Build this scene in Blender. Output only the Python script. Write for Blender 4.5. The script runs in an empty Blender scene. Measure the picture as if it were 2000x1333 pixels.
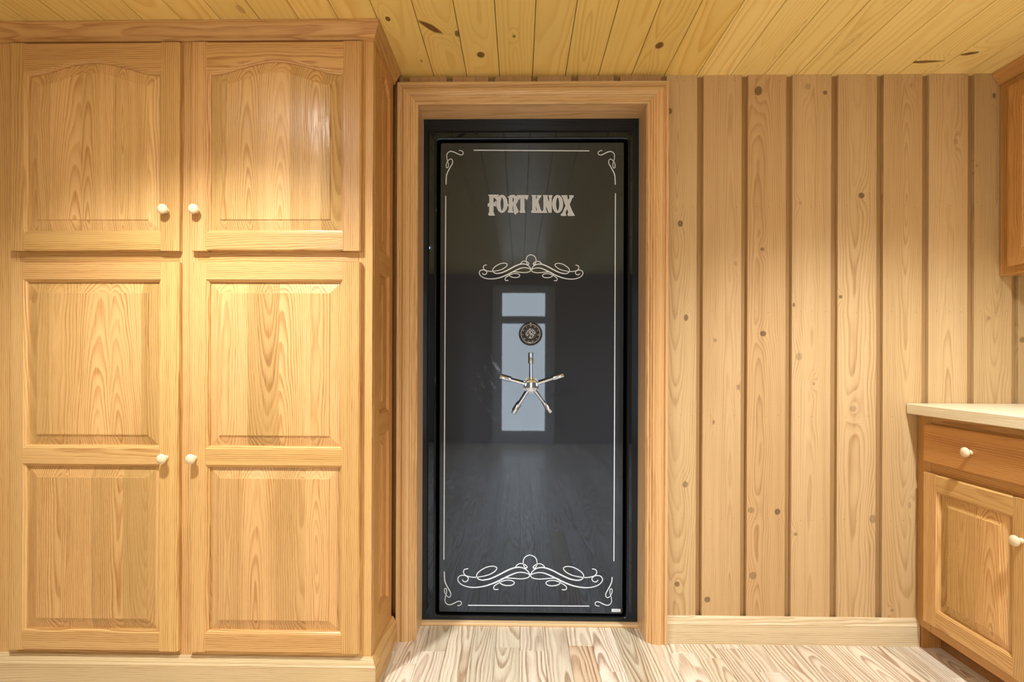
import bpy, bmesh, math, random
from mathutils import Matrix, Vector
from mathutils.geometry import tessellate_polygon
random.seed(7)
S = bpy.context.scene
COL = S.collection

# ------------------------------------------------------------------ camera
FPX, CY = 960.0, 702.0                       # focal length and horizon row in a 2000x1333 frame
CAM = Vector((0, -1.92, 1.096))
YAW, ROLL = math.radians(0.89), 0.0035
_F = Vector((-math.sin(YAW), math.cos(YAW), 0)); _R0 = Vector((math.cos(YAW), math.sin(YAW), 0)); _U0 = Vector((0, 0, 1))
_R = math.cos(ROLL)*_R0 + math.sin(ROLL)*_U0; _U = -math.sin(ROLL)*_R0 + math.cos(ROLL)*_U0
cd = bpy.data.cameras.new('camera'); cam = bpy.data.objects.new('camera', cd); COL.objects.link(cam)
m3 = Matrix((_R, _U, -_F)).transposed()
cam.matrix_world = Matrix.Translation(CAM) @ m3.to_4x4()
cd.sensor_width = 36; cd.lens = FPX*36/2000; cd.shift_y = (CY-666.5)/2000; cd.clip_start = 0.02
S.camera = cam

# ------------------------------------------------------------------ world, exposure
w = bpy.data.worlds.new('world'); S.world = w; w.use_nodes = True
w.node_tree.nodes['Background'].inputs[0].default_value = (0.75, 0.85, 1, 1)
w.node_tree.nodes['Background'].inputs[1].default_value = 0.6
vs = S.view_settings
vs.view_transform = 'Standard'; vs.look = 'None'; vs.gamma = 1; vs.use_curve_mapping = False
vs.exposure = 0.18
S.cycles.max_bounces = 6; S.cycles.diffuse_bounces = 3; S.cycles.glossy_bounces = 4; S.cycles.adaptive_threshold = 0.07
S.cycles.use_denoising = True; S.cycles.sample_clamp_indirect = 6

H = 2.2025                                   # ceiling height
XL, XR, YB = -1.98, 2.16, -4.25              # left, right and rear wall planes (the vault wall is y = 0)
LAMP_POWER = (145, 142, 46, 46)
LAMP_COL = (0.90, 0.965, 1.0)
CANS = [(-0.95, -1.0), (1.25, -1.08), (-0.95, -2.7), (1.25, -2.7)]  # the last two are invented, to brighten the room
SIDE_FILL = 1.7                            # fill light from the invented window panes in the side walls
REAR_GLOW = 6.0  # light given off by the invented rear door's panes

def world_pt(px, py, ax, v):                 # point of the photograph on the plane axis = v
    d = _F + (px-1000)/FPX*_R - (py-CY)/FPX*_U
    return CAM + d*((v-CAM[ax])/d[ax])

# ------------------------------------------------------------------ node helpers
class NT:
    def __init__(s, name):
        s.mat = bpy.data.materials.new(name); s.mat.use_nodes = True
        s.t = s.mat.node_tree; s.n = s.t.nodes; s.b = s.n['Principled BSDF']
    def put(s, sock, v):
        if isinstance(v, bpy.types.NodeSocket): s.t.links.new(v, sock)
        elif v is not None:
            if isinstance(v, tuple) and len(v) == 3 and sock.type == 'RGBA': v = (*v, 1)
            sock.default_value = v
    def m(s, op, a, b=None, c=None, clamp=False):
        n = s.n.new('ShaderNodeMath'); n.operation = op; n.use_clamp = clamp
        for i, v in enumerate((a, b, c)): s.put(n.inputs[i], v)
        return n.outputs[0]
    def vec(s, x, y, z):
        n = s.n.new('ShaderNodeCombineXYZ')
        for i, v in enumerate((x, y, z)): s.put(n.inputs[i], v)
        return n.outputs[0]
    def noise(s, v, scale=1, detail=2, rough=0.5):
        n = s.n.new('ShaderNodeTexNoise'); s.put(n.inputs['Vector'], v)
        n.inputs['Scale'].default_value = scale; n.inputs['Detail'].default_value = detail; n.inputs['Roughness'].default_value = rough
        return n.outputs['Fac']
    def white(s, v):
        n = s.n.new('ShaderNodeTexWhiteNoise'); n.noise_dimensions = '1D'; s.put(n.inputs['W'], v)
        p = s.n.new('ShaderNodeSeparateColor'); s.t.links.new(n.outputs['Color'], p.inputs[0])
        return p.outputs[0], p.outputs[1], p.outputs[2]
    def rng(s, v, a, b, c=0.0, d=1.0, smooth=False):
        n = s.n.new('ShaderNodeMapRange'); n.clamp = True
        if smooth: n.interpolation_type = 'SMOOTHSTEP'
        s.put(n.inputs[0], v)
        for i, x in enumerate((a, b, c, d)): s.put(n.inputs[i+1], x)
        return n.outputs[0]
    def mix(s, f, a, b, mode='MIX'):
        n = s.n.new('ShaderNodeMix'); n.data_type = 'RGBA'; n.blend_type = mode
        s.put(n.inputs[0], f); s.put(n.inputs[6], a); s.put(n.inputs[7], b)
        return n.outputs[2]
    def bump(s, h, strength, dist=0.001):
        n = s.n.new('ShaderNodeBump'); s.put(n.inputs['Height'], h)
        n.inputs['Strength'].default_value = strength; n.inputs['Distance'].default_value = dist
        s.t.links.new(n.outputs[0], s.b.inputs['Normal'])
    def obj(s, axes):
        tc = s.n.new('ShaderNodeTexCoord'); p = s.n.new('ShaderNodeSeparateXYZ'); s.t.links.new(tc.outputs['Object'], p.inputs[0])
        return [p.outputs['XYZ'.index(c)] for c in axes]

def wood(name, axes, light, dark, freq=80, ringamt=0.6, wav=0.03, slope=0.07, b0=(0.02, 0.07), rough=0.35, spec=0.5,
         stave=0, knots=(), pore=0.35, porefreq=260, tone=0.12, bump=0.25, sawn=0, streak=0.25, sharp=0.5, coat=0.0, fill=None, ringbump=False, aoff=0.07, haloamt=0.03):
    """procedural timber; axes = (across, through, along) in object space; knots = (across, along, ra, rg, shear, darkness)"""
    t = NT(name); a, b, g = t.obj(axes)
    oi = t.n.new('ShaderNodeObjectInfo'); r1 = oi.outputs['Random']
    off = t.m('MULTIPLY', r1, 71.0)
    if stave:
        q = t.m('ADD', t.m('DIVIDE', a, stave), t.m('MULTIPLY', r1, 13.7))
        q = t.m('ADD', q, t.m('MULTIPLY', t.m('SINE', t.m('MULTIPLY', t.m('FLOOR', q), 5.1)), 0.0))
        c1, c2, c3 = t.white(t.m('ADD', t.m('FLOOR', q), off))
        al = t.m('MULTIPLY', t.m('SUBTRACT', t.m('FRACT', q), 0.5), stave)
        off = t.m('ADD', off, t.m('MULTIPLY', c1, 40.0))
    else:
        c1, c2, c3 = t.white(off); al = a
    o3 = lambda k: t.m('ADD', off, k)
    n1 = t.noise(t.vec(t.m('MULTIPLY', a, 7.0), t.m('ADD', t.m('MULTIPLY', b, 7.0), off), t.m('MULTIPLY', g, 1.6)), 1, 1.5)
    n2 = t.noise(t.vec(t.m('MULTIPLY', a, 30.0), t.m('ADD', t.m('MULTIPLY', b, 30.0), o3(9.3)), t.m('MULTIPLY', g, 9.0)), 1, 0)
    n1c = t.m('SUBTRACT', n1, 0.5); n2c = t.m('SUBTRACT', n2, 0.5)
    da = t.m('ADD', t.m('SUBTRACT', al, t.m('MULTIPLY', t.m('SUBTRACT', c1, 0.5), aoff)), t.m('MULTIPLY', n1c, wav))
    db = t.m('ADD', t.m('ADD', b, t.m('MULTIPLY_ADD', c2, b0[1]-b0[0], b0[0])),
             t.m('MULTIPLY', t.m('MULTIPLY', g, slope), t.m('SUBTRACT', t.m('MULTIPLY', c3, 2.0), 1.0)))
    db = t.m('ADD', db, t.m('MULTIPLY', n1c, wav*1.3))
    r = t.m('SQRT', t.m('ADD', t.m('MULTIPLY', da, da), t.m('MULTIPLY', db, db)))
    r = t.m('ADD', r, t.m('MULTIPLY', n2c, 0.006))
    mask = None; kring = None
    for (ka, kg, ra, rg, sh, dk) in knots:
        dg0 = t.m('SUBTRACT', g, kg)
        u = t.m('DIVIDE', t.m('MULTIPLY_ADD', dg0, sh, t.m('SUBTRACT', a, ka)), ra); v = t.m('DIVIDE', dg0, rg)
        d = t.m('SQRT', t.m('ADD', t.m('MULTIPLY', u, u), t.m('MULTIPLY', v, v)))
        d = t.m('ADD', d, t.m('MULTIPLY', n2c, 0.7))
        v2 = t.m('MULTIPLY', v, 0.45); e2 = t.m('ADD', t.m('MULTIPLY', u, u), t.m('MULTIPLY', v2, v2))
        halo = t.m('EXPONENT', t.m('MULTIPLY', e2, -0.16))
        r = t.m('ADD', r, t.m('MULTIPLY', halo, haloamt))
        k = t.m('MULTIPLY', t.rng(d, 1.25, 0.8, 0, 1, True), dk**1.6)
        edge = t.m('MULTIPLY', t.rng(t.m('PINGPONG', t.m('MAXIMUM', t.m('SUBTRACT', 0.98, d), -0.3), 0.26), 0.22, 0.02, 0, 1, True), t.m('MULTIPLY', t.rng(d, 1.3, 1.0, 0, 1), min(1, dk*1.25)))
        mask = k if mask is None else t.m('MAXIMUM', mask, k)
        kring = edge if kring is None else t.m('MAXIMUM', kring, edge)
    f = t.m('FRACT', t.m('MULTIPLY', r, freq))
    up = t.rng(f, 0.0, 0.62+0.2*sharp, 0, 1); up = t.m('POWER', up, 1.6+1.5*sharp)
    p = t.m('MULTIPLY', up, t.rng(f, 1.0, 0.90, 0, 1))
    # band-to-band strength variation
    bv = t.noise(t.vec(t.m('MULTIPLY', r, freq*0.37), off, 0.0), 1, 0)
    p = t.m('MULTIPLY', p, t.rng(bv, 0.3, 0.7, 0.35, 1.15))
    po = t.noise(t.vec(t.m('MULTIPLY', a, porefreq), t.m('MULTIPLY', b, porefreq), t.m('ADD', t.m('MULTIPLY', g, porefreq*0.03), off)), 1, 1, 0.6)
    pores = t.rng(po, 0.5, 0.68, 0, 1)
    st = t.noise(t.vec(t.m('MULTIPLY', a, 38.0), t.m('MULTIPLY', b, 38.0), t.m('ADD', t.m('MULTIPLY', g, 0.9), o3(3.0))), 1, 0.5)
    amt = t.m('ADD', t.m('MULTIPLY', p, ringamt), t.m('MULTIPLY', t.m('MULTIPLY', pores, pore), t.m('MULTIPLY_ADD', p, 0.8, 0.35)), clamp=True)
    amt = t.m('ADD', amt, t.m('MULTIPLY', t.m('SUBTRACT', st, 0.5), streak), clamp=True)
    col = t.mix(amt, light, dark)
    tn = t.m('ADD', 1.0, t.m('MULTIPLY', t.m('SUBTRACT', c3, 0.5), tone*2))
    tn = t.m('MULTIPLY', tn, t.rng(n1, 0.25, 0.75, 1-tone*0.6, 1+tone*0.6))
    col = t.mix(1.0, col, t.vec(tn, tn, t.m('POWER', tn, 1.5)), 'MULTIPLY')
    col = t.mix(1.0, col, oi.outputs['Color'], 'MULTIPLY')
    if mask is not None:
        core = tuple(x*0.30 for x in dark); edgec = tuple(x*0.09 for x in dark)
        mask = t.m('MULTIPLY', mask, t.rng(n2, 0.3, 0.6, 0.75, 1)); kring = t.m('MULTIPLY', kring, t.rng(n2, 0.62, 0.4, 0.15, 1))
        col = t.mix(t.m('MULTIPLY', mask, 0.93), col, core if fill is None else fill)
        col = t.mix(t.m('MULTIPLY', kring, 0.8), col, edgec)
    t.put(t.b.inputs['Base Color'], col)
    t.b.inputs['Specular IOR Level'].default_value = spec
    t.put(t.b.inputs['Roughness'], t.m('ADD', rough, t.m('MULTIPLY', pores, 0.12)))
    if coat:
        t.b.inputs['Coat Weight'].default_value = coat; t.b.inputs['Coat Roughness'].default_value = 0.16
    hgt = t.m('MULTIPLY', t.m('ADD', t.m('MULTIPLY', p, 0.6), pores) if ringbump else pores, -1.0)
    if sawn:
        sw = t.noise(t.vec(t.m('MULTIPLY', a, 12.0), off, t.m('MULTIPLY', g, 330.0)), 1, 2)
        hgt = t.m('ADD', hgt, t.m('MULTIPLY', sw, sawn*3))
    t.bump(hgt, bump)
    return t.mat

def plain(name, col, rough=0.5, metal=0.0, spec=0.5, emit=None, coat=0, noise=0, bump=0):
    t = NT(name); b = t.b
    if noise:
        x, y, z = t.obj('XYZ'); n = t.noise(t.vec(x, y, z), noise, 3)
        t.put(b.inputs['Base Color'], t.mix(n, tuple(c*0.85 for c in col), tuple(min(1, c*1.12) for c in col)))
        if bump: t.bump(n, bump)
    else: b.inputs['Base Color'].default_value = (*col, 1)
    b.inputs['Roughness'].default_value = rough; b.inputs['Metallic'].default_value = metal
    b.inputs['Specular IOR Level'].default_value = spec; b.inputs['Coat Weight'].default_value = coat
    if emit: b.inputs['Emission Color'].default_value = (*emit[0], 1); b.inputs['Emission Strength'].default_value = emit[1]
    return t.mat

OAK_L, OAK_D = (0.68, 0.405, 0.150), (0.41, 0.18, 0.042)
KW = dict(freq=150, ringamt=0.60, wav=0.022, slope=0.05, rough=0.32, tone=0.08, pore=0.45, porefreq=420, aoff=0.34, b0=(0.01, 0.06))
M = {}
M['oak_v'] = wood('oak_vertical', 'XYZ', OAK_L, OAK_D, **KW)
M['oak_h'] = wood('oak_horizontal', 'ZYX', OAK_L, OAK_D, **KW)
M['oak_y'] = wood('oak_deep', 'XZY', OAK_L, OAK_D, **KW)
M['oak_panel'] = wood('oak_glued_panel', 'XYZ', OAK_L, OAK_D, stave=0.105, **{**KW, 'freq': 160, 'tone': 0.17, 'slope': 0.09, 'rough': 0.27, 'ringbump': True, 'aoff': 0.10, 'wav': 0.03})
OR_L, OR_D = (0.62, 0.32, 0.098), (0.38, 0.155, 0.034)
M['amber_v'] = wood('amber_oak_vertical', 'XYZ', OR_L, OR_D, **KW)
M['amber_h'] = wood('amber_oak_horizontal', 'ZYX', OR_L, OR_D, **KW)
M['amber_panel'] = wood('amber_oak_panel', 'XYZ', OR_L, OR_D, stave=0.11, **{**KW, 'tone': 0.10, 'aoff': 0.10, 'slope': 0.08})
CAS_L, CAS_D = (0.73, 0.48, 0.235), (0.48, 0.25, 0.09)
M['cas_v'] = wood('casing_oak_vertical', 'XYZ', CAS_L, CAS_D, **KW)
M['cas_h'] = wood('casing_oak_horizontal', 'ZYX', CAS_L, CAS_D, **KW)
M['pale_h'] = wood('pale_oak_horizontal', 'ZYX', (0.70, 0.56, 0.35), (0.48, 0.33, 0.17), **KW)
FKW = dict(freq=105, porefreq=420, ringamt=0.75, wav=0.045, slope=0.10, rough=0.27, tone=0.10, pore=0.5, b0=(0.01, 0.05))
M['floor'] = wood('floor_oak', 'XZY', (0.75, 0.64, 0.49), (0.36, 0.225, 0.135), **FKW)
M['counter'] = wood('counter_maple', 'XZY', (0.80, 0.69, 0.46), (0.68, 0.54, 0.32), freq=60, ringamt=0.3, rough=0.3, tone=0.05, pore=0.15)
CED_L, CED_D = (0.62, 0.42, 0.215), (0.38, 0.205, 0.08)
CKW = dict(freq=150, haloamt=0.014, ringamt=0.46, wav=0.035, slope=0.06, rough=0.62, spec=0.3, tone=0.07, pore=0.2, porefreq=200, sawn=0.35, bump=0.35, streak=0.5, sharp=0.8, fill=(0.14, 0.075, 0.032))
M['cedar'] = wood('cedar_plain', 'XYZ', CED_L, CED_D, **CKW)
PIN_L, PIN_D = (0.90, 0.67, 0.25), (0.70, 0.40, 0.085)
PKW = dict(freq=70, ringamt=0.45, wav=0.05, slope=0.08, rough=0.3, tone=0.05, pore=0.06, b0=(0.03, 0.10), bump=0.06, streak=0.15, sharp=0.9, fill=(0.17, 0.055, 0.012))
M['pine'] = wood('pine_plain', 'XZY', PIN_L, PIN_D, **PKW)
M['birch'] = plain('birch_knob', (0.80, 0.62, 0.40), 0.28, noise=60)
M['chrome'] = plain('brushed_chrome', (0.52, 0.62, 0.80), 0.13, metal=1)
M['gap'] = plain('black_gap', (0.002, 0.002, 0.002), 0.9, spec=0.0)
M['dial'] = plain('dial_black', (0.010, 0.010, 0.011), 0.35)
M['ink'] = plain('white_print', (0.74, 0.82, 0.94), 0.5)
M['letter'] = plain('silver_letter', (0.54, 0.59, 0.67), 0.5)
M['grey'] = plain('grey_print', (0.2, 0.2, 0.2), 0.6)
M['nail'] = plain('nail_iron', (0.05, 0.035, 0.02), 0.6)
M['wallr'] = plain('brown_panelling', (0.24, 0.20, 0.16), 0.7, noise=3)
M['white'] = plain('white_trim', (0.75, 0.74, 0.70), 0.4)
M['lens'] = plain('lamp_lens', (1, 1, 1), 0.5, emit=(LAMP_COL, 110))
M['rear_glow_pane'] = plain('rear_fill_pane', (0.8, 0.85, 0.9), 0.2, emit=((1.0, 0.84, 0.62), REAR_GLOW))  # glow for the glass of the invented rear door
M['fill_pane'] = plain('side_fill_pane', (0.8, 0.85, 0.9), 0.2, emit=((0.84, 0.93, 1.0), SIDE_FILL))  # glow for the invented side windows

def vault_paint(name, base):
    t = NT(name); x, y, z = t.obj('XYZ')
    n = t.noise(t.vec(x, y, z), 2.2, 4, 0.6)
    sm = t.noise(t.vec(t.m('MULTIPLY', t.m('ADD', x, t.m('MULTIPLY', z, 0.5)), 22.0), 0.0, t.m('MULTIPLY', z, 14.0)), 1, 5, 0.7)
    dx = t.m('DIVIDE', t.m('ADD', x, 0.17), 0.12); dz = t.m('DIVIDE', t.m('ADD', z, 0.02), 0.19)
    fall = t.rng(t.m('ADD', t.m('MULTIPLY', dx, dx), t.m('MULTIPLY', dz, dz)), 1.0, 0.1, 0, 1, True)
    smear = t.m('MULTIPLY', t.rng(sm, 0.55, 0.75, 0, 1), fall)          # hand marks left of the wheel
    t.put(t.b.inputs['Base Color'], t.mix(t.m('MULTIPLY', smear, 0.10), base, (0.5, 0.5, 0.5)))
    t.put(t.b.inputs['Roughness'], t.m('ADD', t.m('MULTIPLY', n, 0.02), t.m('MULTIPLY_ADD', smear, 0.2, 0.012)))
    t.b.inputs['Specular IOR Level'].default_value = 1.0
    t.b.inputs['Specular Tint'].default_value = (0.46, 0.65, 1.0, 1)
    t.bump(t.noise(t.vec(x, y, z), 260, 1), 0.005)
    return t.mat
M['vault'] = vault_paint('black_gloss_enamel', (0.026, 0.0285, 0.036))
M['vaultf'] = vault_paint('black_gloss_frame', (0.006, 0.0072, 0.010))

# ------------------------------------------------------------------ mesh helpers
WM = {}
def place(o, mw, parent):
    WM[o] = mw
    if parent: o.parent = parent; o.matrix_basis = WM[parent].inverted() @ mw
    else: o.matrix_basis = mw
    COL.objects.link(o)
def tag(o, label=None, cat=None, group=None, kind=None):
    for k, v in (('label', label), ('category', cat), ('group', group), ('kind', kind)):
        if v: o[k] = v
    return o
def thing(name, loc, label, cat, group=None):
    o = bpy.data.objects.new(name, None); o.empty_display_size = 0.1
    place(o, Matrix.Translation(loc), None); return tag(o, label, cat, group)

class MB:
    def __init__(s): s.bm = bmesh.new(); s.sm = []
    def loft(s, loops, closed=True, cap=True, ring=False, smooth=False):
        vs = [[s.bm.verts.new(p) for p in L] for L in loops]
        n = len(vs[0]); fs = []
        for i in range(len(vs) if ring else len(vs)-1):
            A, B = vs[i], vs[(i+1) % len(vs)]
            for j in range(n if closed else n-1):
                k = (j+1) % n
                fs.append(s.bm.faces.new((A[j], A[k], B[k], B[j])))
        if cap and not ring:
            s.bm.faces.new(vs[0][::-1]); s.bm.faces.new(vs[-1])
        if smooth: s.sm += fs
        return s
    def box(s, x0, x1, y0, y1, z0, z1, bev=0):
        t = bmesh.new()
        bmesh.ops.create_cube(t, size=1)
        for v in t.verts:
            v.co = ((x0+x1)/2+v.co.x*(x1-x0), (y0+y1)/2+v.co.y*(y1-y0), (z0+z1)/2+v.co.z*(z1-z0))
        if bev: bmesh.ops.bevel(t, geom=t.edges[:], offset=bev, segments=1, affect='EDGES', clamp_overlap=True)
        me = bpy.data.meshes.new('tmp'); t.to_mesh(me); t.free(); s.bm.from_mesh(me); bpy.data.meshes.remove(me)
        return s
    def lathe(s, prof, mat=Matrix(), n=24, smooth=True):
        """prof = (radius, height along local z)"""
        loops = [[mat @ Vector((r*math.cos(2*math.pi*i/n), r*math.sin(2*math.pi*i/n), h)) for i in range(n)] for r, h in prof]
        return s.loft(loops, smooth=smooth)
    def poly(s, outer, holes, y0, y1):
        """flat shape in xz between y0 (front) and y1"""
        P = [[Vector((p[0], 0, p[1])) for p in L] for L in [outer]+holes]
        tris = tessellate_polygon(P); flat = [p for L in P for p in L]
        fv = [s.bm.verts.new((p.x, y0, p.z)) for p in flat]; bv = [s.bm.verts.new((p.x, y1, p.z)) for p in flat]
        for t in tris:
            try: s.bm.faces.new([fv[i] for i in t])
            except ValueError: pass
        k = 0
        for L in P:
            for i in range(len(L)):
                a, b = k+i, k+(i+1) % len(L)
                s.bm.faces.new((fv[a], fv[b], bv[b], bv[a]))
            k += len(L)
        return s
    def ribbon(s, pts, wid, y0, y1, closed=False):
        """line drawn in xz, front at y0; wid number or list"""
        n = len(pts)
        if not hasattr(wid, '__len__'): wid = [wid]*n
        L = []
        for i, p in enumerate(pts):
            a = pts[(i-1) % n] if (closed or i > 0) else p; b = pts[(i+1) % n] if (closed or i < n-1) else p
            dx, dz = b[0]-a[0], b[1]-a[1]; l = math.hypot(dx, dz) or 1; nx, nz = -dz/l*wid[i]/2, dx/l*wid[i]/2
            L.append([(p[0]+nx, y1, p[1]+nz), (p[0]+nx, y0, p[1]+nz), (p[0]-nx, y0, p[1]-nz), (p[0]-nx, y1, p[1]-nz)])
        return s.loft(L, closed=True, cap=not closed, ring=closed)
    def build(s, name, mat, parent=None, frame=Matrix(), bevel=0, norm=True, color=None):
        """recentre on the bounding box; frame = local frame to world"""
        bm = s.bm
        if bevel: bmesh.ops.bevel(bm, geom=[e for e in bm.edges if len(e.link_faces) == 2 and e.calc_face_angle(0) > 0.6], offset=bevel, segments=1, affect='EDGES', clamp_overlap=True)
        if norm: bmesh.ops.recalc_face_normals(bm, faces=bm.faces[:])
        lo = Vector([min(v.co[i] for v in bm.verts) for i in range(3)]); hi = Vector([max(v.co[i] for v in bm.verts) for i in range(3)])
        c = (lo+hi)/2
        for v in bm.verts: v.co -= c
        for f in s.sm:
            if f.is_valid: f.smooth = True
        me = bpy.data.meshes.new(name); bm.to_mesh(me); bm.free()
        if s.sm: me.set_sharp_from_angle(angle=math.radians(38))
        me.materials.append(M[mat] if isinstance(mat, str) else mat)
        o = bpy.data.objects.new(name, me)
        if color: o.color = (*color, 1)
        place(o, frame @ Matrix.Translation(c), parent)
        return o
def tint(v=0.08, w=0.03):
    k = 1+random.uniform(-v, v); return (k, k*(1+random.uniform(-w, w)), k*(1+random.uniform(-w, w)*1.6))
def smooth_line(pts, sub=6, closed=False):
    out = []; n = len(pts)
    for i in range(n if closed else n-1):
        P = [pts[(i+k) % n] if closed else pts[min(max(i+k, 0), n-1)] for k in (-1, 0, 1, 2)]
        for j in range(sub):
            t = j/sub
            out.append(tuple(0.5*(2*P[1][d]+(P[2][d]-P[0][d])*t+(2*P[0][d]-5*P[1][d]+4*P[2][d]-P[3][d])*t*t+(-P[0][d]+3*P[1][d]-3*P[2][d]+P[3][d])*t**3) for d in (0, 1)))
    if not closed: out.append(tuple(pts[-1]))
    return out

# ================================================================== SETTING
# floor: base slab and single oak strips
floor = MB().box(XL, XR, YB, 0.3, -0.06, -0.0125).build('floor', 'floor'); tag(floor, 'pale oak strip floor', None, None, 'structure')
PW = 0.093
x0p = world_pt(1110, 1262, 2, 0)[0]; ye = world_pt(1130, 1262, 2, 0)[1]
i0 = math.floor((XL-x0p)/PW)
for i in range(i0, math.ceil((XR-x0p)/PW)):
    xa, xb = max(x0p+i*PW, XL), min(x0p+(i+1)*PW, XR)
    y = 0.3; k = 0
    while y > YB+0.02:
        L = random.uniform(0.75, 1.25)
        if k == 0: L = 0.3-ye if i == 0 else random.choice((random.uniform(0.34, 0.5), random.uniform(0.7, 1.3), random.uniform(0.8, 1.3)))
        yn = max(y-L, YB)
        if yn-YB < 0.25: yn = YB
        c = tint(0.07, 0.008)
        if i == 0 and k == 1: c = (0.92, 0.80, 0.68)
        MB().box(xa+0.0004, xb-0.0004, yn+0.0004, y-0.0004, -0.0125, 0, 0.0006).build('floor_plank', 'floor', floor, color=c)
        y = yn; k += 1

# ceiling: single pine boards with V joints
ceil = MB().box(XL, XR, YB, 0.15, H+0.016, H+0.06).build('ceiling', 'pine'); tag(ceil, 'knotty pine plank ceiling', None, None, 'structure')
CW = 0.1282; xj0 = world_pt(1040, 147.5, 1, 0)[0]
cknots = [(757, 37, 5, 5, 0, 1), (893, 66, 4, 5, 0, .9), (938, 107, 7, 6, 0, 1), (1004, 71, 3, 3, 0, .9), (1288, 89, 9, 7, 0, 1),
          (823, 119, 2, 2, 0, .8), (1367, 8, 4, 6, 0, .9), (1652, 88, 12, 20, 0, .12), (470, 18, 7, 9, 0, .5),
          (1540, 80, 9, 30, 0, .12)]
ck = []
for (px, py, rx, ry, sh, dk) in cknots:
    p = world_pt(px, py, 2, H); q = world_pt(px+rx, py, 2, H); z = world_pt(px, py+ry, 2, H)
    ck.append((p.x, p.y, abs(q.x-p.x), abs(z.y-p.y), sh, dk))
for (pa, pb, th) in (((815, 38), (864, 67), .013), ((1787, 123.5), (1822, 118), .016), ((1879, 109), (1904, 101), .016)):
    p, q = world_pt(*pa, 2, H), world_pt(*pb, 2, H); dx, dy = (q.x-p.x)/2, (q.y-p.y)/2
    ck.append(((p.x+q.x)/2, (p.y+q.y)/2, max(th*math.hypot(dx, dy)/abs(dy), .004), abs(dy), -dx/dy, 1))
for _ in range(70):                                   # the rest of the ceiling, seen in the vault door's reflection
    ck.append((random.uniform(XL, XR), random.uniform(YB, -0.45), random.uniform(.008, .017), random.uniform(.008, .02), 0, random.uniform(.7, 1)))
i0 = math.floor((XL-xj0)/CW)
for i in range(i0, math.ceil((XR-xj0)/CW)):
    xa, xb = max(xj0+i*CW, XL), min(xj0+(i+1)*CW, XR)
    if xb-xa < 0.01: continue
    xc, yc = (xa+xb)/2, (YB+0.15)/2
    kn = [(k[0]-xc, k[1]-yc, *k[2:]) for k in ck if xa+.004 < k[0] < xb-.004]
    mt = wood('pine_board', 'XZY', PIN_L, PIN_D, knots=kn, **PKW)
    b = 0.009
    prof = [(xa, H+0.016), (xb, H+0.016), (xb, H+b), (xb-.0018, H), (xa+.0018, H), (xa, H+b)]
    mb = MB().loft([[(x, yy, z) for x, z in prof] for yy in (YB, 0.15)])
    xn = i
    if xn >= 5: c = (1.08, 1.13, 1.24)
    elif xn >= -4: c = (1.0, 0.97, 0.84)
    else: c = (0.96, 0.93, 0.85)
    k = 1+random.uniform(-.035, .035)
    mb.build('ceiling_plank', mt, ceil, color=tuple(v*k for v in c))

# vault wall: sheathing with the door opening, then single channel boards
FX0, FX1 = world_pt(825.5, 700, 1, 0.115).x, world_pt(1247, 700, 1, 0.115).x
FZ1 = 2.0925
wall = MB()
wall.box(XL, FX0-0.018, 0.015, 0.17, 0, H+.016); wall.box(FX1+0.018, XR, 0.015, 0.17, 0, H+.016); wall.box(FX0-0.018, FX1+0.018, 0.015, 0.17, FZ1+0.018, H+.016)
wall = wall.build('wall_back', 'cedar', color=(.70, .60, .48)); tag(wall, 'channel siding wall of rough cedar boards around the vault door', None, None, 'structure')
wk = [(1308, 217, 5, 7, 1), (1329, 437, 5, 6, 1), (1482, 178, 8, 10, 1), (1577, 169, 5, 7, .5), (1612, 181, 5, 5, 1), (1683, 382, 6, 6, 1), (1942, 187, 3, 5, .9), (1908, 324, 3, 3, .5),
      (1489, 487, 4, 4, .9), (1563, 397, 4, 4, .5), (1867, 277, 4, 6, .4), (1779, 167, 4, 6, .4), (1340, 621, 4, 6, .9), (1397, 665, 4.5, 5, .7), (1490, 652, 6, 5, 1), (1550, 596, 3, 5, .9),
      (1561, 697, 6, 8, .5), (1589, 750, 3, 4, .6), (1642, 580, 3, 3, .9), (1667, 799, 7, 7, .55), (1932, 622, 3, 4, .5), (1394, 825, 2.5, 5, .8), (1442, 757, 4, 6, .6), (1996, 664, 6, 6, .8),
      (1338, 947, 5.5, 6, .7), (1467, 997, 6, 5, .55), (1519, 1000, 6.5, 6.5, 1), (1554, 1044, 4, 4, .8), (1704, 1014, 6.5, 8, .55), (1323, 1142, 5, 5.5, .9), (1381, 1172, 6, 6, .9), (1470, 1125, 6.5, 6.5, .6),
      (1776, 987, 3.5, 7, .45), (1742, 1193, 3, 3, .6), (1436, 515, 3, 4, .35), (1372, 1172, 2, 2, .0)]
wkn = []
for (px, py, rx, ry, dk) in wk:
    p = world_pt(px, py, 1, 0); s = 1.92/FPX; wkn.append((p.x, p.z, rx*s*.85, ry*s*.85, 0, dk*.9))
edges = [(1293, 1361), (1373, 1448), (1460, 1535), (1547, 1623), (1636, 1712), (1725, 1801), (1814, 1890), (1903, 1977), (1990, 2065)]
tones = [(1.06, 1.08, 1.10), (.97, .94, .90), (.93, .87, .79), (1.02, 1.01, .99), (1.02, 1.02, 1.01), (1.02, 1.0, .97), (1.0, 1.0, .98), (.98, .97, .93), (.94, .93, .88)]
nail_me = None
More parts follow.
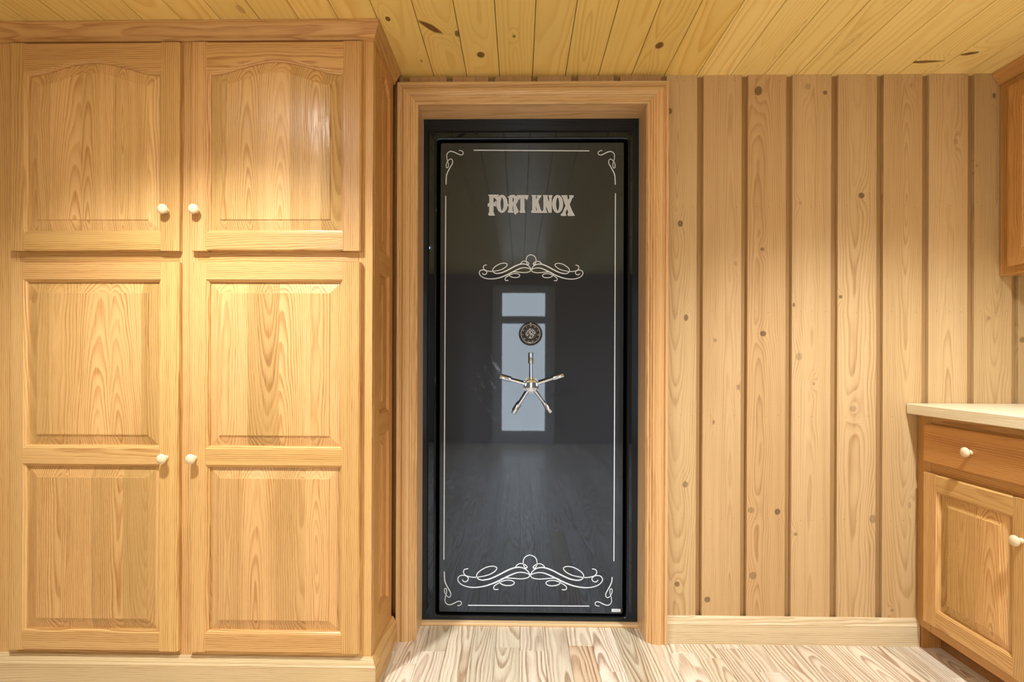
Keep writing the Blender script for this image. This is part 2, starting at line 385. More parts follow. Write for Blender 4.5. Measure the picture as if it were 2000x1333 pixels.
def nails(bo, xa, xb, rows):
    global nail_me
    for zz in rows:
        for fx in (0.2, 0.52, 0.84):
            xx = xa+(xb-xa)*(fx+random.uniform(-.04, .04)); zj = zz+random.uniform(-.004, .004)
            if xx < FX1+.09: continue
            if nail_me is None:
                o = MB().lathe([(0.0004, 0.0007), (0.0011, 0.0006), (0.0014, -0.003)], n=8).build('nail_head', 'nail', bo, Matrix.Translation((xx, 0, zj)) @ Matrix.Rotation(math.pi/2, 4, 'X'))
                nail_me = o.data
            else:
                o = bpy.data.objects.new('nail_head', nail_me); place(o, Matrix.Translation((xx, 0.0012, zj)) @ Matrix.Rotation(math.pi/2, 4, 'X'), bo)
rows = [world_pt(1650, y, 1, 0).z for y in (157, 404, 609, 814, 1016)]
for i, (pa, pb) in enumerate(edges):
    xa, xb = world_pt(pa, 500, 1, 0).x, world_pt(pb, 500, 1, 0).x
    if i == 0: xa = world_pt(1302, 150, 1, 0).x
    if i == 8: xb = XR
    xc = (xa+xb)/2; zc = H/2
    kn = [(k[0]-xc, k[1]-zc, *k[2:]) for k in wkn if xa-.003 < k[0] < xb+.003]
    mt = wood('cedar_board', 'XYZ', CED_L, CED_D, knots=kn, **CKW)
    bo = MB().box(xa, xb, 0, 0.0152, 0, H, 0.0012).build('wall_board', mt, wall, color=tones[i])
    nails(bo, xa, xb, rows)
top = [(780, 789), (800, 873), (884, 954), (967, 1038), (1049, 1116), (1129, 1199), (1211, 1291)]
for pa, pb in top:
    xa, xb = world_pt(pa, 150, 1, 0).x, world_pt(pb, 150, 1, 0).x
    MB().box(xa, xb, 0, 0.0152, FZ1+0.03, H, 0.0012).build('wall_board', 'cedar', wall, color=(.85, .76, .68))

# the other walls of the room
WY0, WY1, WZ0, WZ1 = -3.9, -2.1, 0.75, 2.0
for nm, xa, xb, sgn in (('wall_left', XL-.08, XL, 1), ('wall_right', XR, XR+.08, -1)):
    wl = MB(); wl.box(xa, xb, YB, WY0, 0, H+.016); wl.box(xa, xb, WY1, .17, 0, H+.016); wl.box(xa, xb, WY0, WY1, 0, WZ0); wl.box(xa, xb, WY0, WY1, WZ1, H+.016)
    tag(wl.build(nm, 'wallr'), None, None, None, 'structure')
    wn = MB(); y2 = (WY0+WY1)/2  # window added as soft fill from behind the camera
    xi, xo = (xa, xa+.05) if sgn > 0 else (xb-.05, xb)
    for b in ((WY0, WY0+.06, WZ0, WZ1), (WY1-.06, WY1, WZ0, WZ1), (y2-.03, y2+.03, WZ0+.06, WZ1-.06), (WY0+.06, WY1-.06, WZ0, WZ0+.06), (WY0+.06, WY1-.06, WZ1-.06, WZ1)): wn.box(xi, xo, b[0], b[1], b[2], b[3])
    wn = wn.build('added_window_'+('1' if sgn > 0 else '2'), 'white'); tag(wn, 'invented white framed two pane window lighting the room from the '+nm.split('_')[1]+' side wall', None, None, 'structure')
    for ya, yb in ((WY0+.06, y2-.03), (y2+.03, WY1-.06)):
        MB().box((xi+xo)/2-.006, (xi+xo)/2+.006, ya, yb, WZ0+.06, WZ1-.06).build('pane', 'fill_pane', wn)
GX0, GX1, GZ = -0.36, 0.46, 2.06
wr = MB(); wr.box(XL-0.08, GX0, YB-0.1, YB, 0, H+.016); wr.box(GX1, XR+0.08, YB-0.1, YB, 0, H+.016); wr.box(GX0, GX1, YB-0.1, YB, GZ, H+.016)
tag(wr.build('wall_rear', 'wallr'), None, None, None, 'structure')
gd = MB(); gd.box(GX0, GX0+0.13, YB-0.08, YB-0.03, 0, GZ); gd.box(GX1-0.13, GX1, YB-0.08, YB-0.03, 0, GZ)  # glazed door made up as the bright source mirrored in the vault
gd.box(GX0+.13, GX1-.13, YB-0.08, YB-0.03, 0, 0.16); gd.box(GX0+.13, GX1-.13, YB-0.08, YB-0.03, 1.56, 1.66); gd.box(GX0+.13, GX1-.13, YB-0.08, YB-0.03, GZ-.1, GZ)
gd = gd.build('added_door_1', 'white'); tag(gd, 'invented white glazed door, a light source at the far end of the room', None, None, 'structure')
MB().box(GX0+.13, GX1-.13, YB-0.062, YB-0.05, .16, 1.56).build('pane', 'rear_glow_pane', gd)
MB().box(GX0+.13, GX1-.13, YB-0.062, YB-0.05, 1.66, GZ-.1).build('pane', 'rear_glow_pane', gd)

# recessed downlights: the front pair, and a rear pair added for brightness
for i, (lx, ly) in enumerate(CANS):
    t = thing('recessed_downlight', (lx, ly, H), ['round recessed ceiling downlight in front of the tall oak cabinet', 'round recessed ceiling downlight in front of the cedar board wall',
              'invented round recessed ceiling downlight at the rear on the tall cabinet side', 'invented round recessed ceiling downlight at the rear on the worktop side'][i], 'ceiling light', 'recessed ceiling downlights')
    T = Matrix.Translation((lx, ly, H)) @ Matrix.Rotation(math.pi, 4, 'X')
    MB().lathe([(0.055, 0.0), (0.056, 0.008), (0.075, 0.010), (0.085, 0.0)], n=32).build('trim_ring', 'white', t, T)
    MB().lathe([(0.054, 0.0), (0.054, 0.003), (0.001, 0.004)], n=32).build('lens', 'lens', t, T)
    ld = bpy.data.lights.new('downlight', 'SPOT'); ld.energy = LAMP_POWER[i]; ld.color = LAMP_COL; ld.shadow_soft_size = 0.045
    ld.spot_size = math.radians(127 if i == 0 else 130); ld.spot_blend = 0.9 if i == 0 else 0.75
    lo = bpy.data.objects.new('downlight_lamp', ld); place(lo, Matrix.Translation((lx, ly, H-0.06)), t)

# ================================================================== DOOR CASING (trim) AND THRESHOLD
IX0, IX1, IZ1 = FX0+0.003, FX1+0.003, FZ1-0.003      # casing inner edge
CWD = 0.079
prof = [(0, 0), (0, .008), (.004, .011), (.012, .011), (.0135, .016), (.022, .017), (.0235, .0225), (.030, .0235), (.0325, .0205), (.037, .0235), (.050, .0275), (.063, .0275), (.071, .021), (.077, .021), (.079, .028), (.090, .029), (CWD, .025), (CWD, 0)]
prof = [(min(u*.84, CWD), w) for u, w in prof]
trim = thing('trim_1', ((FX0+FX1)/2, 0, 0), 'moulded oak casing framing the vault door opening', None); tag(trim, kind='structure'); del trim['label']
trim['label'] = 'moulded oak casing framing the vault door opening'
zt = lambda u: IZ1+u
MB().loft([[(IX0-u, -w, 0) for u, w in prof], [(IX0-u, -w, IZ1+u) for u, w in prof]]).build('casing_leg', 'cas_v', trim)
MB().loft([[(IX1+u, -w, 0) for u, w in prof], [(IX1+u, -w, IZ1+u) for u, w in prof]]).build('casing_leg', 'cas_v', trim, color=(1, .93, .84))
MB().loft([[(IX0-u, -w, IZ1+u) for u, w in prof], [(IX1+u, -w, IZ1+u) for u, w in prof]]).build('casing_head', 'cas_h', trim)
MB().box(FX0-.018, FX0, -0.001, 0.118, 0, FZ1+.018).build('jamb', 'cas_v', trim)
MB().box(FX1, FX1+.018, -0.001, 0.118, 0, FZ1+.018).build('jamb', 'cas_v', trim)
MB().box(FX0, FX1, -0.001, 0.118, FZ1, FZ1+.018).build('jamb_head', 'cas_h', trim)
MB().box(FX0, FX1, 0.092, 0.160, 0, 0.012, 0.002).build('threshold', 'cas_h', trim, color=(1.05, 1.1, 1.2))

# baseboard right of the casing
BX0, BX1 = IX1+CWD, world_pt(1791, 960, 1, 0).x
bprof = [(0, 0), (.016, 0), (.016, .078), (.0125, .083), (.0115, .088), (.008, .098), (.005, .102), (0, .103)]
tag(MB().loft([[(x, -w, z) for w, z in bprof] for x in (BX0, BX1)]).build('baseboard_back', 'pale_h', color=(1.05, 1.05, 1.05)), 'pale oak baseboard along the cedar board wall', None, None, 'structure')

# ================================================================== CABINET JOINERY
STK = [(0, 0), (.0015, .0025), (.004, .003), (.0075, .0075), (.0095, .008), (.0095, .0125)]     # sticking: (into opening, depth below face)
TH = 0.020
def rail_loft(x0, x1, zlo, zhi, lo_stick, hi_stick, y_face, lo_curve=None):
    """door rail or stile drawn along x; optional curve function for its lower edge; returns loops"""
    n = 28 if lo_curve else 1
    loops = []
    for i in range(n+1):
        x = x0+(x1-x0)*i/n
        zl = lo_curve(x) if lo_curve else zlo
        L = [(zhi, TH)]
        if hi_stick: L += [(zhi+a, d) for a, d in reversed(STK)]
        else: L += [(zhi, .004), (zhi-.004, 0)]
        if lo_stick: L += [(zl-a, d) for a, d in STK]
        else: L += [(zl+.004, 0), (zl, .004)]
        L += [(zl, TH)]
        loops.append([(x, y_face+d, z) for z, d in L])
    return loops
def panel_mesh(x0, x1, z0, z1, yf, curve=None, bev=0.034):
    """raised panel: sunk edge, sloping bevel, small step, flat field"""
    n = 24
    def outline(ins, y):
        xa, xb = x0+ins, x1-ins
        P = [(xa, y, z0+ins), (xb, y, z0+ins)]
        for i in range(n+1):
            x = xb+(xa-xb)*i/n
            if curve:
                xs = x0+(x1-x0)*(x-xa)/(xb-xa)
                z = curve(xs)-ins
            else: z = z1-ins
            P.append((x, y, z))
        return P
    mb = MB()
    mb.loft([outline(-.004, yf+.019), outline(-.004, yf+.0125), outline(.004, yf+.0115), outline(bev, yf+.0045), outline(bev+.0008, yf+.0022), outline(bev+.003, yf+.0018)])
    return mb
def knob(x, z, yf, parent, frame, name='knob'):
    T = frame @ Matrix.Translation((x, yf, z)) @ Matrix.Rotation(math.pi/2, 4, 'X')
    pr = [(.0085, 0), (.0090, .002), (.0070, .006), (.0066, .010), (.0085, .0135), (.0145, .0165), (.0168, .0205), (.0158, .0245), (.0118, .0280), (.006, .0298), (.0005, .0303)]
    MB().lathe(pr, n=28).build(name, 'birch', parent, T)
def cab_door(parent, x0, x1, z0, z1, yf, frame, mats, openings, stile, kn=None, arch=None, name='door', label=None, tints=True, knobs=True):
    """openings: list of (zlo, zhi) from the bottom; stile=(left,right)"""
    sv, sh, sp = mats
    d = MB().box(x0+.006, x1-.006, yf+.0125, yf+TH, z0+.006, z1-.006).build(name, sp, parent, frame)
    if label: d['label'] = label
    tn = (lambda: tint(.06, .03)) if tints else (lambda: None)
    xa, xb = x0+stile[0], x1-stile[1]
    # stiles (built along z by swapping axes of the rail section)
    for (e0, e1, inner) in ((x0, xa, 1), (xb, x1, -1)):
        L = rail_loft(z0, z1, e0, e1, inner < 0, inner > 0, yf)
        MB().loft([[(q[2], q[1], q[0]) for q in R] for R in L]).build('stile', sv, d, frame, color=tn())
    zs = [z0]+[v for o in openings for v in o]+[z1]
    nr = len(openings)+1
    for k in range(nr):
        zl, zh = zs[2*k], zs[2*k+1]
        first, last = k == 0, k == nr-1
        cv = arch if (last and arch) else None
        MB().loft(rail_loft(xa, xb, zl, zh, not first, not last, yf-.0004, cv)).build('rail', sh, d, frame, color=tn())
    for k, (a, b) in enumerate(openings):
        s = STK[-1][0]
        cv = (lambda x: arch(x)-s) if (arch and k == len(openings)-1) else None
        panel_mesh(xa+s, xb-s, a+s, b-s, yf, cv).build('raised_panel', sp, d, frame, color=tn())
    if kn: knob(kn[0], kn[1], yf, d, frame)
    return d

# ------------------------------------------------------------------ tall cabinet on the left
YF = -0.29; YD = YF-TH
XS = world_pt(727, 700, 1, YF).x            # right side plane
XC0 = XL+0.01
tall = thing('tall_cabinet', ((XC0+XS)/2, YF/2, 0), 'tall built-in oak cabinet with four raised panel doors beside the vault door', 'cabinet')
I = Matrix()
OK = ('oak_v', 'oak_h', 'oak_panel')
def X(px, y=YD, py=700): return world_pt(px, py, 1, y).x
def Z(py, y=YD, px=360): return world_pt(px, py, 1, y).z
dA0, dA1 = X(18), X(348); dB0, dB1 = X(371.5), X(703)
zU0, zU1 = Z(490), Z(82); zL0, zL1 = Z(1274), Z(512)
# carcass: body, then the face frame members
MB().box(XC0, XS-.019, YF+.02, -0.002, 0.0, H-.002).build('carcass', 'oak_v', tall)
zbot, ztop = 0.0, H-.002
for a, b in ((XC0, dA0+.012), (dA1-.012, dB0+.012), (dB1-.012, XS)):
    MB().box(a, b, YF, YF+.0195, zbot, ztop, .0008).build('face_stile', 'oak_v', tall, color=tint())
for a, b in ((dA0+.0125, dA1-.0125), (dB0+.0125, dB1-.0125)):
    for z0, z1 in ((zbot, zL0+.012), (zL1-.012, zU0+.012), (zU1-.012, ztop)):
        MB().box(a, b, YF+.0003, YF+.0195, z0, z1, .0008).build('face_rail', 'oak_h', tall, color=tint())
lab = {}
for (a, b, left) in ((dA0, dA1, True), (dB0, dB1, False)):
    st = (X(45)-X(18), X(348)-X(313)) if left else (X(402)-X(371.5), X(703)-X(669))
    xa, xb = a+st[0], b-st[1]
    zsh, zpk = Z(139), Z(114)
    def arch(x, xa=xa, xb=xb):
        u = (x-(xa+xb)/2)/((xb-xa)/2); u = max(-1, min(1, u))
        return zsh+(zpk-zsh)*(0.5+0.5*math.cos(math.pi*min(1, abs(u)/0.94)))**0.80
    kx = X(325) if left else X(384.5)
    cab_door(tall, a, b, zU0, zU1, YD, I, OK, [(Z(455), zsh)], st, (kx, Z(412)), arch,
             label='arched upper cabinet door on the '+('far' if left else 'vault')+' side')
    kx = X(325) if left else X(381)
    cab_door(tall, a, b, zL0, zL1, YD, I, OK, [(Z(1238), Z(908)), (Z(877), Z(546))], st, (kx, Z(895)), None,
             label='two panel lower cabinet door on the '+('far' if left else 'vault')+' side')
# right end: framed side panels
FS = Matrix.Translation((XS, 0, 0)) @ Matrix.Rotation(math.pi/2, 4, 'Z')      # local x -> +Y, local -y -> +X
ys0, ys1 = YF+.0197, -0.03
SID = ('amber_v', 'amber_h', 'amber_panel')
def Zs(py, px=750): return world_pt(px, py, 0, XS).z
sa, sb = .062, .050
zarch0 = Zs(158, 758); zarch1 = Zs(130, 745)
def sarch(x):
    a, b = ys0+sa, ys1-sb; u = max(-1, min(1, (x-(a+b)/2)/((b-a)/2)))
    return zarch0-.05+.045*(0.5+0.5*math.cos(math.pi*min(1, abs(u)/.94)))**.8
cab_door(tall, ys0, ys1, 0.0, H-.003, -.0005, FS, SID, [(0.20, 0.83), (0.90, 1.405), (1.475, zarch0-.05)], (sa, sb), None, sarch, name='side_panel', label='amber framed end panel facing the vault door')
# crown: mitred along front and side
cr = [(0.0, 0.0), (.009, 0.0), (.011, .004), (.012, .010), (.018, .014), (.030, .029), (.036, .036), (.040, .038), (.0415, .048), (0, .048)]
zc = H-.049
MB().loft([[(XC0, YF-w, zc+z) for w, z in cr], [(XS+w*.72, YF-w, zc+z) for w, z in cr]]).build('crown_moulding', 'oak_h', tall, color=(.95, .9, .86))
MB().loft([[(XS+w*.72, YF-w, zc+z) for w, z in cr], [(XS+w*.72, -.031, zc+z) for w, z in cr]]).build('crown_moulding', 'oak_y', tall, color=(.95, .9, .86))
bp = [(0, 0), (.020, 0), (.020, .078), (.016, .082), (.015, .087), (.009, .098), (.006, .1025), (0, .103)]
MB().loft([[(XC0, YF-w, z) for w, z in bp], [(XS+w, YF-w, z) for w, z in bp]]).build('base_moulding', 'pale_h', tall, color=(1, .93, .84))
MB().loft([[(XS+w, YF-w, z) for w, z in bp], [(XS+w, -.030, z) for w, z in bp]]).build('base_moulding', 'oak_y', tall)

# ------------------------------------------------------------------ base cabinet and worktop on the right
XB = world_pt(1791, 960, 1, 0).x; XW = XR-.002
YN = -1.30                                    # near end, outside the picture
FB = Matrix.Translation((XB, 0, 0)) @ Matrix.Rotation(-math.pi/2, 4, 'Z')     # local x -> -Y, local -y -> -X
def Yb(px, py=1050): return -world_pt(px, py, 0, XB-TH).y
def Zb(px, py): return world_pt(px, py, 0, XB-TH).z
zt0, zt1 = world_pt(1769, 808, 1, 0).z, world_pt(1769, 788, 1, 0).z
zcb = world_pt(1793, 1218, 1, 0).z            # underside of the cabinet box
AM = ('amber_v', 'amber_h', 'amber_panel')
base = thing('base_cabinet', ((XB+XW)/2, YN/2, 0), 'amber oak base cabinet with drawer under the pale worktop', 'cabinet')
MB().box(XB+.0205, XW, YN, -.002, zcb, zt0-.0005).build('carcass', 'amber_v', base)
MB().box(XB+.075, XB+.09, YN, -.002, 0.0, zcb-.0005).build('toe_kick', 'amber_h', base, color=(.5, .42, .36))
MB().box(XB+.004, XB+.0745, -.022, -.002, 0.0, zcb-.0005).build('toe_return', 'amber_v', base, color=(.9, .85, .8))
d0, dW = Yb(1802), 0.395
kd = world_pt(1985, 1058, 0, XB-TH-.02)
zd0, zd1 = Zb(1801.5, 1211), Zb(1801.5, 921.5)
zr0, zr1 = Zb(1805, 902), Zb(1805, 828)
cols = [(d0, d0+dW), (d0+dW+.04, d0+2*dW+.04), (d0+2*dW+.08, 1.285)]
edges_ = [0.002]+[v for c in cols for v in c]+[1.30]
for k in range(0, len(edges_), 2):
    a, b = edges_[k]+(-.0 if k == 0 else -.012), edges_[k+1]+(.012 if k+2 < len(edges_) else 0)
    MB().box(a, b, .0005, .020, zcb, zt0-.0005, .0008).build('face_stile', 'amber_v', base, FB, color=tint())
for a, b in cols:
    for z0, z1 in ((zcb, zd0+.01), (zd1-.01, zr0+.008), (zr1-.008, zt0-.0005)):
        MB().box(a+.0125, b-.0125, .0008, .020, z0, z1, .0008).build('face_rail', 'amber_h', base, FB, color=tint())
    dr = MB().box(a, b, -TH, -.0002, zr0, zr1).build('drawer', 'amber_h', base, FB, bevel=.004, color=(.95, .88, .82))
    knob((a+b)/2, (zr0+zr1)/2, -TH, dr, FB)
    cab_door(base, a, b, zd0, zd1, -TH, FB, OK, [(zd0+.058, zd1-.058)], (.058, .058), (b-.032, kd.z), None, tints=False)
top_ = MB().box(world_pt(1769, 800, 1, 0).x, XW, YN, -.002, zt0, zt1).build('worktop', 'counter', bevel=.003)
tag(top_, 'thick pale maple worktop with square front edge', 'worktop')

# ------------------------------------------------------------------ wall cabinet on the right
XU = world_pt(1952, 300, 1, 0).x
FU = Matrix.Translation((XU, 0, 0)) @ Matrix.Rotation(-math.pi/2, 4, 'Z')
zu0 = world_pt(1950, 540, 1, 0).z; zu1 = H-.0025
up = thing('wall_cabinet', ((XU+XW)/2, -.4, zu0), 'amber oak wall cabinet with crown moulding hung above the worktop', 'cabinet')
MB().box(XU+.0205, XW, -.85, -.002, zu0, zu1).build('carcass', 'amber_v', up)
zud0, zud1 = world_pt(1965, 521, 0, XU-TH).z, H-.082
c0 = -world_pt(1966, 400, 0, XU-TH).y
cols = [(c0, c0+.37), (c0+.41, c0+.78)]
for a, b in ((.002, c0+.012), (c0+.358, c0+.422), (c0+.768, .85)):
    MB().box(a, b, .0005, .020, zu0, zu1, .0008).build('face_stile', 'amber_v', up, FU, color=tint())
for k, (a, b) in enumerate(cols):
    for z0, z1 in ((zu0, zud0+.01), (zud1-.01, zu1)):
        MB().box(a+.0125, b-.0125, .0008, .020, z0, z1, .0008).build('face_rail', 'amber_h', up, FU, color=tint())
    cab_door(up, a, b, zud0, zud1, -TH, FU, AM, [(zud0+.058, zud1-.058)], (.055, .055), (b-.03, zud0+.1), None)
MB().loft([[(XU-w*.75, y, zc+z) for w, z in cr] for y in (-.002, -.85)]).build('crown_moulding', 'oak_y', up, color=(.9, .8, .72))

# ================================================================== VAULT DOOR
YV = 0.115
vault = thing('vault_door', ((FX0+FX1)/2, .13, 0.012), 'glossy black steel vault door with white scrollwork and chrome wheel', 'door')
def vx(px, py, y=YV): p = world_pt(px, py, 1, y); return (p.x, p.z)
def rrect(x0, x1, z0, z1, r, y, n=6):
    P = []
    for cx, cz, a0 in ((x1-r, z1-r, 0), (x0+r, z1-r, 90), (x0+r, z0+r, 180), (x1-r, z0+r, 270)):
        for i in range(n+1):
            a = math.radians(a0+90*i/n); P.append((cx+r*math.cos(a), y, cz+r*math.sin(a)))
    return P
# the four reference corners of the leaf, squared up
L0 = (vx(859, 700)[0]+vx(858, 1100)[0])/2; L1 = vx(1217.5, 700)[0]; LZ0 = vx(1035, 1197)[1]; LZ1 = vx(1035, 279.5)[1]
g = .0135
mb = MB()
e = .0005
mb.loft([rrect(FX0+e, FX1-e, .0125, FZ1-e, .001, YV+.06), rrect(FX0+e, FX1-e, .0125, FZ1-e, .001, YV+.0015), rrect(FX0+.002, FX1-.002, .014, FZ1-.002, .001, YV)] +
        [rrect(L0-g-k*.010-.001, L1+g+k*.010+.001, LZ0-g-k*.010-.001, LZ1+g+k*.010+.001, .010+k*.010, YV-.0035*math.sin(math.pi*(1-k))**1 if k > .5 else YV-.0035*math.cos(math.pi/2*(1-2*k))+(.5-k)*.004, 6) for k in (1, .85, .7, .5, .35, .2, .1, 0)] +
        [rrect(L0-g, L1+g, LZ0-g, LZ1+g, .010, YV+.004), rrect(L0-g, L1+g, LZ0-g, LZ1+g, .010, YV+.045)], cap=False, smooth=True)
fr = mb.build('frame', 'vaultf', vault)
MB().box(L0-g-.002, L1+g+.002, YV+.046, YV+.058, LZ0-g-.002, LZ1+g+.002).build('rebate', 'gap', vault)
YL = YV-.004
mb = MB()
mb.loft([rrect(L0, L1, LZ0, LZ1, .006, YV+.044), rrect(L0, L1, LZ0, LZ1, .006, YL+.003), rrect(L0+.001, L1-.001, LZ0+.001, LZ1-.001, .006, YL+.0008), rrect(L0+.003, L1-.003, LZ0+.003, LZ1-.003, .005, YL)])
leaf = mb.build('door_leaf', 'vault', vault)
def P(px, py): return vx(px, py, YL)
INK0, INK1 = YL-.0006, YL+.0002
PXM = (YL-CAM.y)/FPX
for a, b in (((925, 293.6), (1151, 295)), ((914, 1183), (1151, 1184.6)), ((870.6, 383), (867, 1094)), ((1202, 378), (1199, 1097))):
    MB().ribbon([P(*a), P(*b)], 1.7*PXM, INK0, INK1).build('border_line', 'ink', vault)
# corner scrolls
cs = [(540, 210), (600, 215), (655, 250), (660, 300), (620, 335), (550, 330), (470, 290), (380, 250), (300, 235), (230, 265), (190, 330), (190, 420), (205, 500), (230, 580), (230, 680), (195, 715), (170, 680), (175, 600),
      (215, 520), (270, 465), (320, 460), (355, 510), (345, 590), (290, 690), (220, 820), (180, 930), (170, 1050), (165, 1195)]
tl = [(860+x/14.81, 280+y/14.81) for x, y in cs]
corners = [tl, [(2072.8-x, y+.3) for x, y in tl], [(x-3.4, 1477.8-y) for x, y in tl], [(2067.0-x, 1478.8-y) for x, y in tl]]
for q, c in enumerate(corners):
    if q == 3: c = c[:-2]+[((c[-3][0]*.3+c[-2][0]*.7), c[-2][1])]          # worn tip
    pts = [P(*p) for p in smooth_line(c)]
    n = len(pts); wd = [PXM*(1.3+.9*max(0, (i/n-.72)/.28)*(1 if i/n < .93 else .6)+.5*math.exp(-((i/n-.25)/.08)**2)) for i in range(n)]
    MB().ribbon(pts, wd, INK0, INK1).build('corner_scroll', 'ink', vault)
# centre ornaments
half = [
 [(1790, 625), (1740, 530), (1650, 458), (1530, 430), (1400, 450), (1250, 512), (1050, 620), (880, 700), (750, 735), (650, 740), (570, 705), (540, 650), (560, 580), (640, 505), (760, 435), (880, 405), (960, 410), (1010, 440), (1000, 490),
  (940, 550), (820, 615), (660, 655), (500, 675), (370, 660), (280, 625), (240, 570), (240, 515), (270, 480), (345, 462)],
 [(1790, 625), (1720, 580), (1600, 555), (1500, 560), (1400, 590), (1250, 660), (1080, 750), (880, 840), (700, 895), (500, 920), (330, 905), (190, 850), (115, 770), (105, 700), (150, 640), (230, 625), (300, 645), (345, 690), (335, 745), (290, 780), (240, 775), (205, 730)],
 [(1790, 625), (1740, 680), (1650, 705), (1550, 712), (1400, 700), (1250, 690), (1150, 702), (1088, 748), (1085, 800), (1140, 850), (1250, 875), (1360, 865), (1420, 820), (1400, 775), (1340, 750), (1240, 745), (1130, 775), (1030, 830), (960, 880), (940, 930), (965, 970), (1050, 968)],
 [(1440, 440), (1480, 380), (1550, 340), (1630, 350), (1690, 385), (1720, 430), (1690, 450), (1650, 410), (1630, 340), (1640, 240), (1690, 170), (1790, 125)]]
for (cx, cy, sx, sy, dx) in ((1037.3, 527.5, 1, 1, 0), (1035.4, 1124.3, 1.395, 1.34, 0)):
    mb = MB()
    for k, st in enumerate(half):
        for sg in (1, -1):
            q = [(cx+sg*(x-1790)/16.667*sx, cy+(y-625)/16.667*sy+(0 if sg > 0 else .35*sx)) for x, y in st]
            pts = [P(*p) for p in smooth_line(q)]; n = len(pts)
            wd = [PXM*(1.45+(.85 if k < 2 else .25)*math.exp(-((i/n-.2-.08*k)/.12)**2))*(sx**.5) for i in range(n)]
            mb.ribbon(pts, wd, INK0-.00002*k, INK1)
    mb.build('scroll_ornament', 'ink', vault)
# lettering
def A(L): return [P(945+x/20, 370+y/20) for x, y in L]
def B(L): return [P(1030+x/20, 370+y/20) for x, y in L]
def ell(cx, cy, rx, ry, n=32, p=1.0):
    return [(cx+rx*math.copysign(abs(math.cos(2*math.pi*i/n))**p, math.cos(2*math.pi*i/n)), cy+ry*math.sin(2*math.pi*i/n)) for i in range(n)]
glyphs = [
 (A, [(170, 220), (590, 220), (490, 420), (455, 360), (410, 322), (365, 320), (365, 545), (395, 540), (465, 450), (465, 685), (430, 650), (370, 640), (365, 900), (430, 1020), (205, 1020), (175, 965), (220, 900), (220, 645), (165, 685), (160, 580), (185, 555), (225, 550), (225, 280)], []),
 (A, ell(707, 570, 208, 340), [ell(712, 580, 73, 282, 24, 1.25)]),
 (A, [(935, 310), (1010, 260), (1100, 230), (1200, 240), (1280, 290), (1325, 390), (1315, 480), (1240, 590), (1290, 740), (1360, 875), (1210, 985), (1185, 900), (1150, 640), (1110, 640), (1110, 820), (1165, 905), (965, 905), (940, 860), (985, 800), (985, 645), (940, 665), (940, 590), (985, 580), (985, 330)],
  [[(1112, 318), (1165, 330), (1195, 400), (1175, 480), (1112, 545)]]),
 (A, [(1290, 240), (1750, 240), (1685, 420), (1640, 370), (1575, 330), (1575, 800), (1620, 910), (1425, 910), (1405, 860), (1440, 800), (1440, 330), (1400, 350), (1375, 420), (1330, 320)], []),
 (B, [(165, 240), (345, 240), (318, 310), (325, 440), (395, 300), (360, 250), (540, 240), (540, 270), (480, 340), (415, 470), (500, 780), (562, 885), (562, 912), (170, 912), (158, 870), (200, 800), (205, 310)], [[(320, 620), (385, 800), (350, 865), (318, 800)]]),
 (B, [(610, 240), (780, 240), (790, 275), (765, 300), (860, 560), (860, 330), (820, 250), (975, 240), (975, 270), (940, 320), (940, 912), (840, 915), (715, 580), (720, 800), (770, 905), (770, 912), (567, 912), (567, 888), (600, 870), (640, 790), (640, 300)], []),
 (B, ell(1183, 577, 203, 342), [ell(1183, 580, 74, 280, 24, 1.25)]),
 (B, [(1320, 245), (1560, 245), (1550, 310), (1595, 440), (1665, 310), (1620, 250), (1800, 245), (1800, 290), (1750, 330), (1640, 590), (1740, 850), (1850, 1030), (1590, 1035), (1570, 970), (1615, 915), (1550, 755), (1480, 910), (1515, 1030), (1330, 1035), (1300, 990), (1370, 940), (1500, 650), (1390, 330)], []),
]
for fn, o, hs in glyphs:
    l = MB().poly(fn(o), [fn(h) for h in hs], INK0, INK1).build('letter', 'letter', vault)
    mb = MB()
    for q in [o]+hs: mb.ribbon(fn(q), .9*PXM, INK0-.0003, INK0+.0001, closed=True)
    mb.build('letter_edge', 'ink', l)
# maker's sticker
a, b = P(1194.5, 1190), P(1212, 1196)
stk = MB().box(a[0], b[0], YL-.0005, YL+.0002, b[1], a[1]).build('sticker', 'ink', vault)
mb = MB()
for k in range(7):
    x = a[0]+(b[0]-a[0])*(.2+.08*k); mb.box(x, x+.0016, YL-.0008, YL-.0004, (a[1]+b[1])/2-.0014, (a[1]+b[1])/2+.0014)
mb.build('sticker_print', 'grey', stk)
# combination dial
dc = P(1036.2, 652.5); RX = Matrix.Rotation(math.pi/2, 4, 'X')
TD = Matrix.Translation((dc[0], YL, dc[1])) @ RX                  # local z -> -Y (towards the room)
u = PXM
dial = MB().lathe([(23*u, -.001), (23*u, .008), (21*u, .011), (19*u, .011), (18.6*u, .009), (.001, .009)], TD, 48).build('combination_dial', 'dial', vault)
MB().lathe([(18.6*u, .0105), (18.6*u, .0118), (17.9*u, .0118), (17.9*u, .0105)], TD, 48, smooth=False).build('dial_ring', 'ink', dial)
MB().lathe([(17.0*u, .0088), (16.5*u, .0125), (12.9*u, .0135), (12.6*u, .030), (12.0*u, .032), (.001, .032)], TD, 48).build('dial_knob', 'dial', dial)
for k in range(11):
    an = math.radians(90+360/11*k)
    mx, mz = dc[0]+15.2*u*math.cos(an), dc[1]+15.2*u*math.sin(an)
    mb = MB()
    for s in ((-1, 1) if k % 2 == 0 else (0,)):
        mb.ribbon([(mx+s*.9*u-.3*u, mz-1.3*u), (mx+s*.9*u+.2*u, mz+1.3*u)], .9*u, YL-.0155, YL-.0125)
    mb.build('dial_numeral', 'letter', dial)
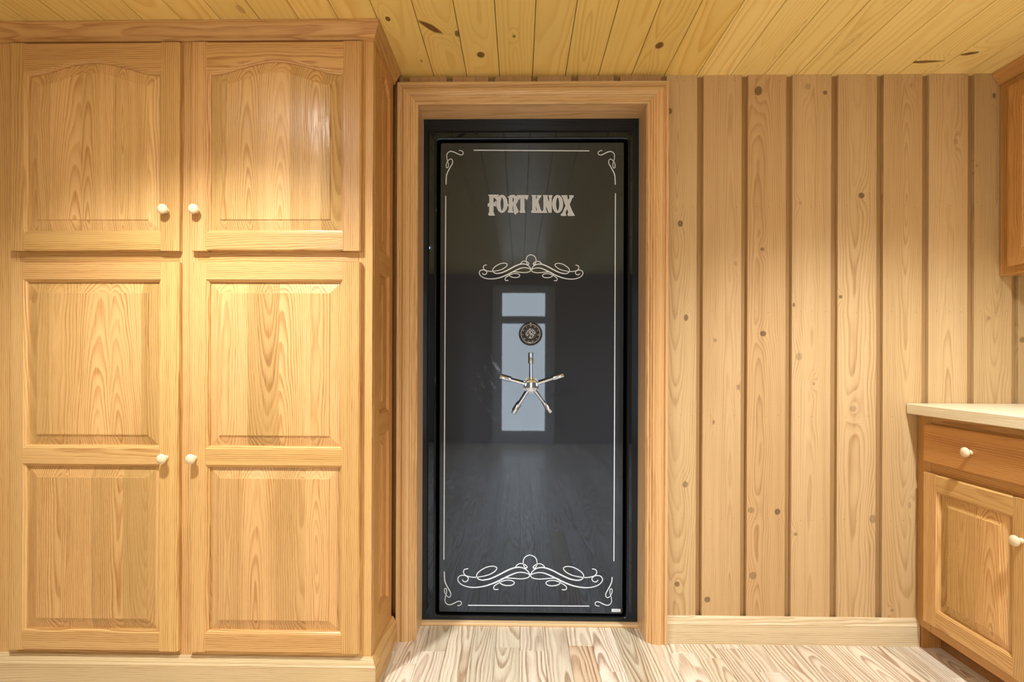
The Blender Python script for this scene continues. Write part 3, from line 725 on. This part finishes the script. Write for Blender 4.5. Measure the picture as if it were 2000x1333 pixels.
mb = MB().poly([(dc[0]-1.3*u, dc[1]+21.6*u), (dc[0]+1.3*u, dc[1]+21.6*u), (dc[0], dc[1]+19.4*u)], [], YL-.0118, YL-.0105)
mb.build('dial_pointer', 'ink', dial)
em = [[(600, 560), (560, 580), (530, 640), (510, 690), (530, 740), (560, 720), (570, 690)], [(600, 600), (615, 660), (660, 710), (720, 720), (760, 700)], [(690, 520), (760, 570), (815, 640), (790, 670), (750, 640)],
      [(690, 560), (730, 620), (700, 690), (660, 650), (640, 600), (690, 560)], [(760, 700), (740, 760), (690, 810), (640, 825), (610, 800), (640, 790), (650, 750)], [(615, 580), (615, 530), (650, 510), (660, 545)]]
mb = MB()
for L in em: mb.ribbon([(dc[0]+(x-660)/17.77*u, dc[1]-(y-665)/17.77*u) for x, y in smooth_line(L, 3)], .75*u, YL-.0328, YL-.0318)
mb.build('emblem', 'ink', dial)
# spoked wheel
hc = P(1037, 752.5); YH = YL
TH_ = Matrix.Translation((hc[0], YH, hc[1])) @ RX
wheel = MB().lathe([(16*u, -.001), (16*u, .004), (11*u, .007), (9*u, .010), (9*u, .040), (11.5*u, .042), (13*u, .046), (13*u, .058), (12*u, .062), (9*u, .0645), (.001, .0655)], TH_, 40).build('handle_wheel', 'chrome', vault)
wheel['label'] = 'five-spoke chrome handle wheel'
for px, py in ((1036, 689), (1098.5, 732), (1075, 803.5), (1002.5, 806), (977, 735.5)):
    dx, dz = (px-1037)*u, -(py-752.5)*u; Lh = math.hypot(dx, dz)
    T = Matrix.Translation((hc[0], YH-.052, hc[1])) @ Vector((dx, 0, dz)).to_track_quat('Z', 'Y').to_matrix().to_4x4()
    sp = MB().lathe([(.0068, .018), (.0048, Lh-.045), (.0048, Lh-.030)], T, 20).build('spoke', 'chrome', wheel)
    MB().lathe([(.006, Lh-.046), (.0085, Lh-.0455), (.0092, Lh-.0445), (.0092, Lh-.003), (.0088, Lh-.001), (.0060, Lh-.0002), (.0003, Lh)], T, 24).build('grip', 'chrome', wheel)
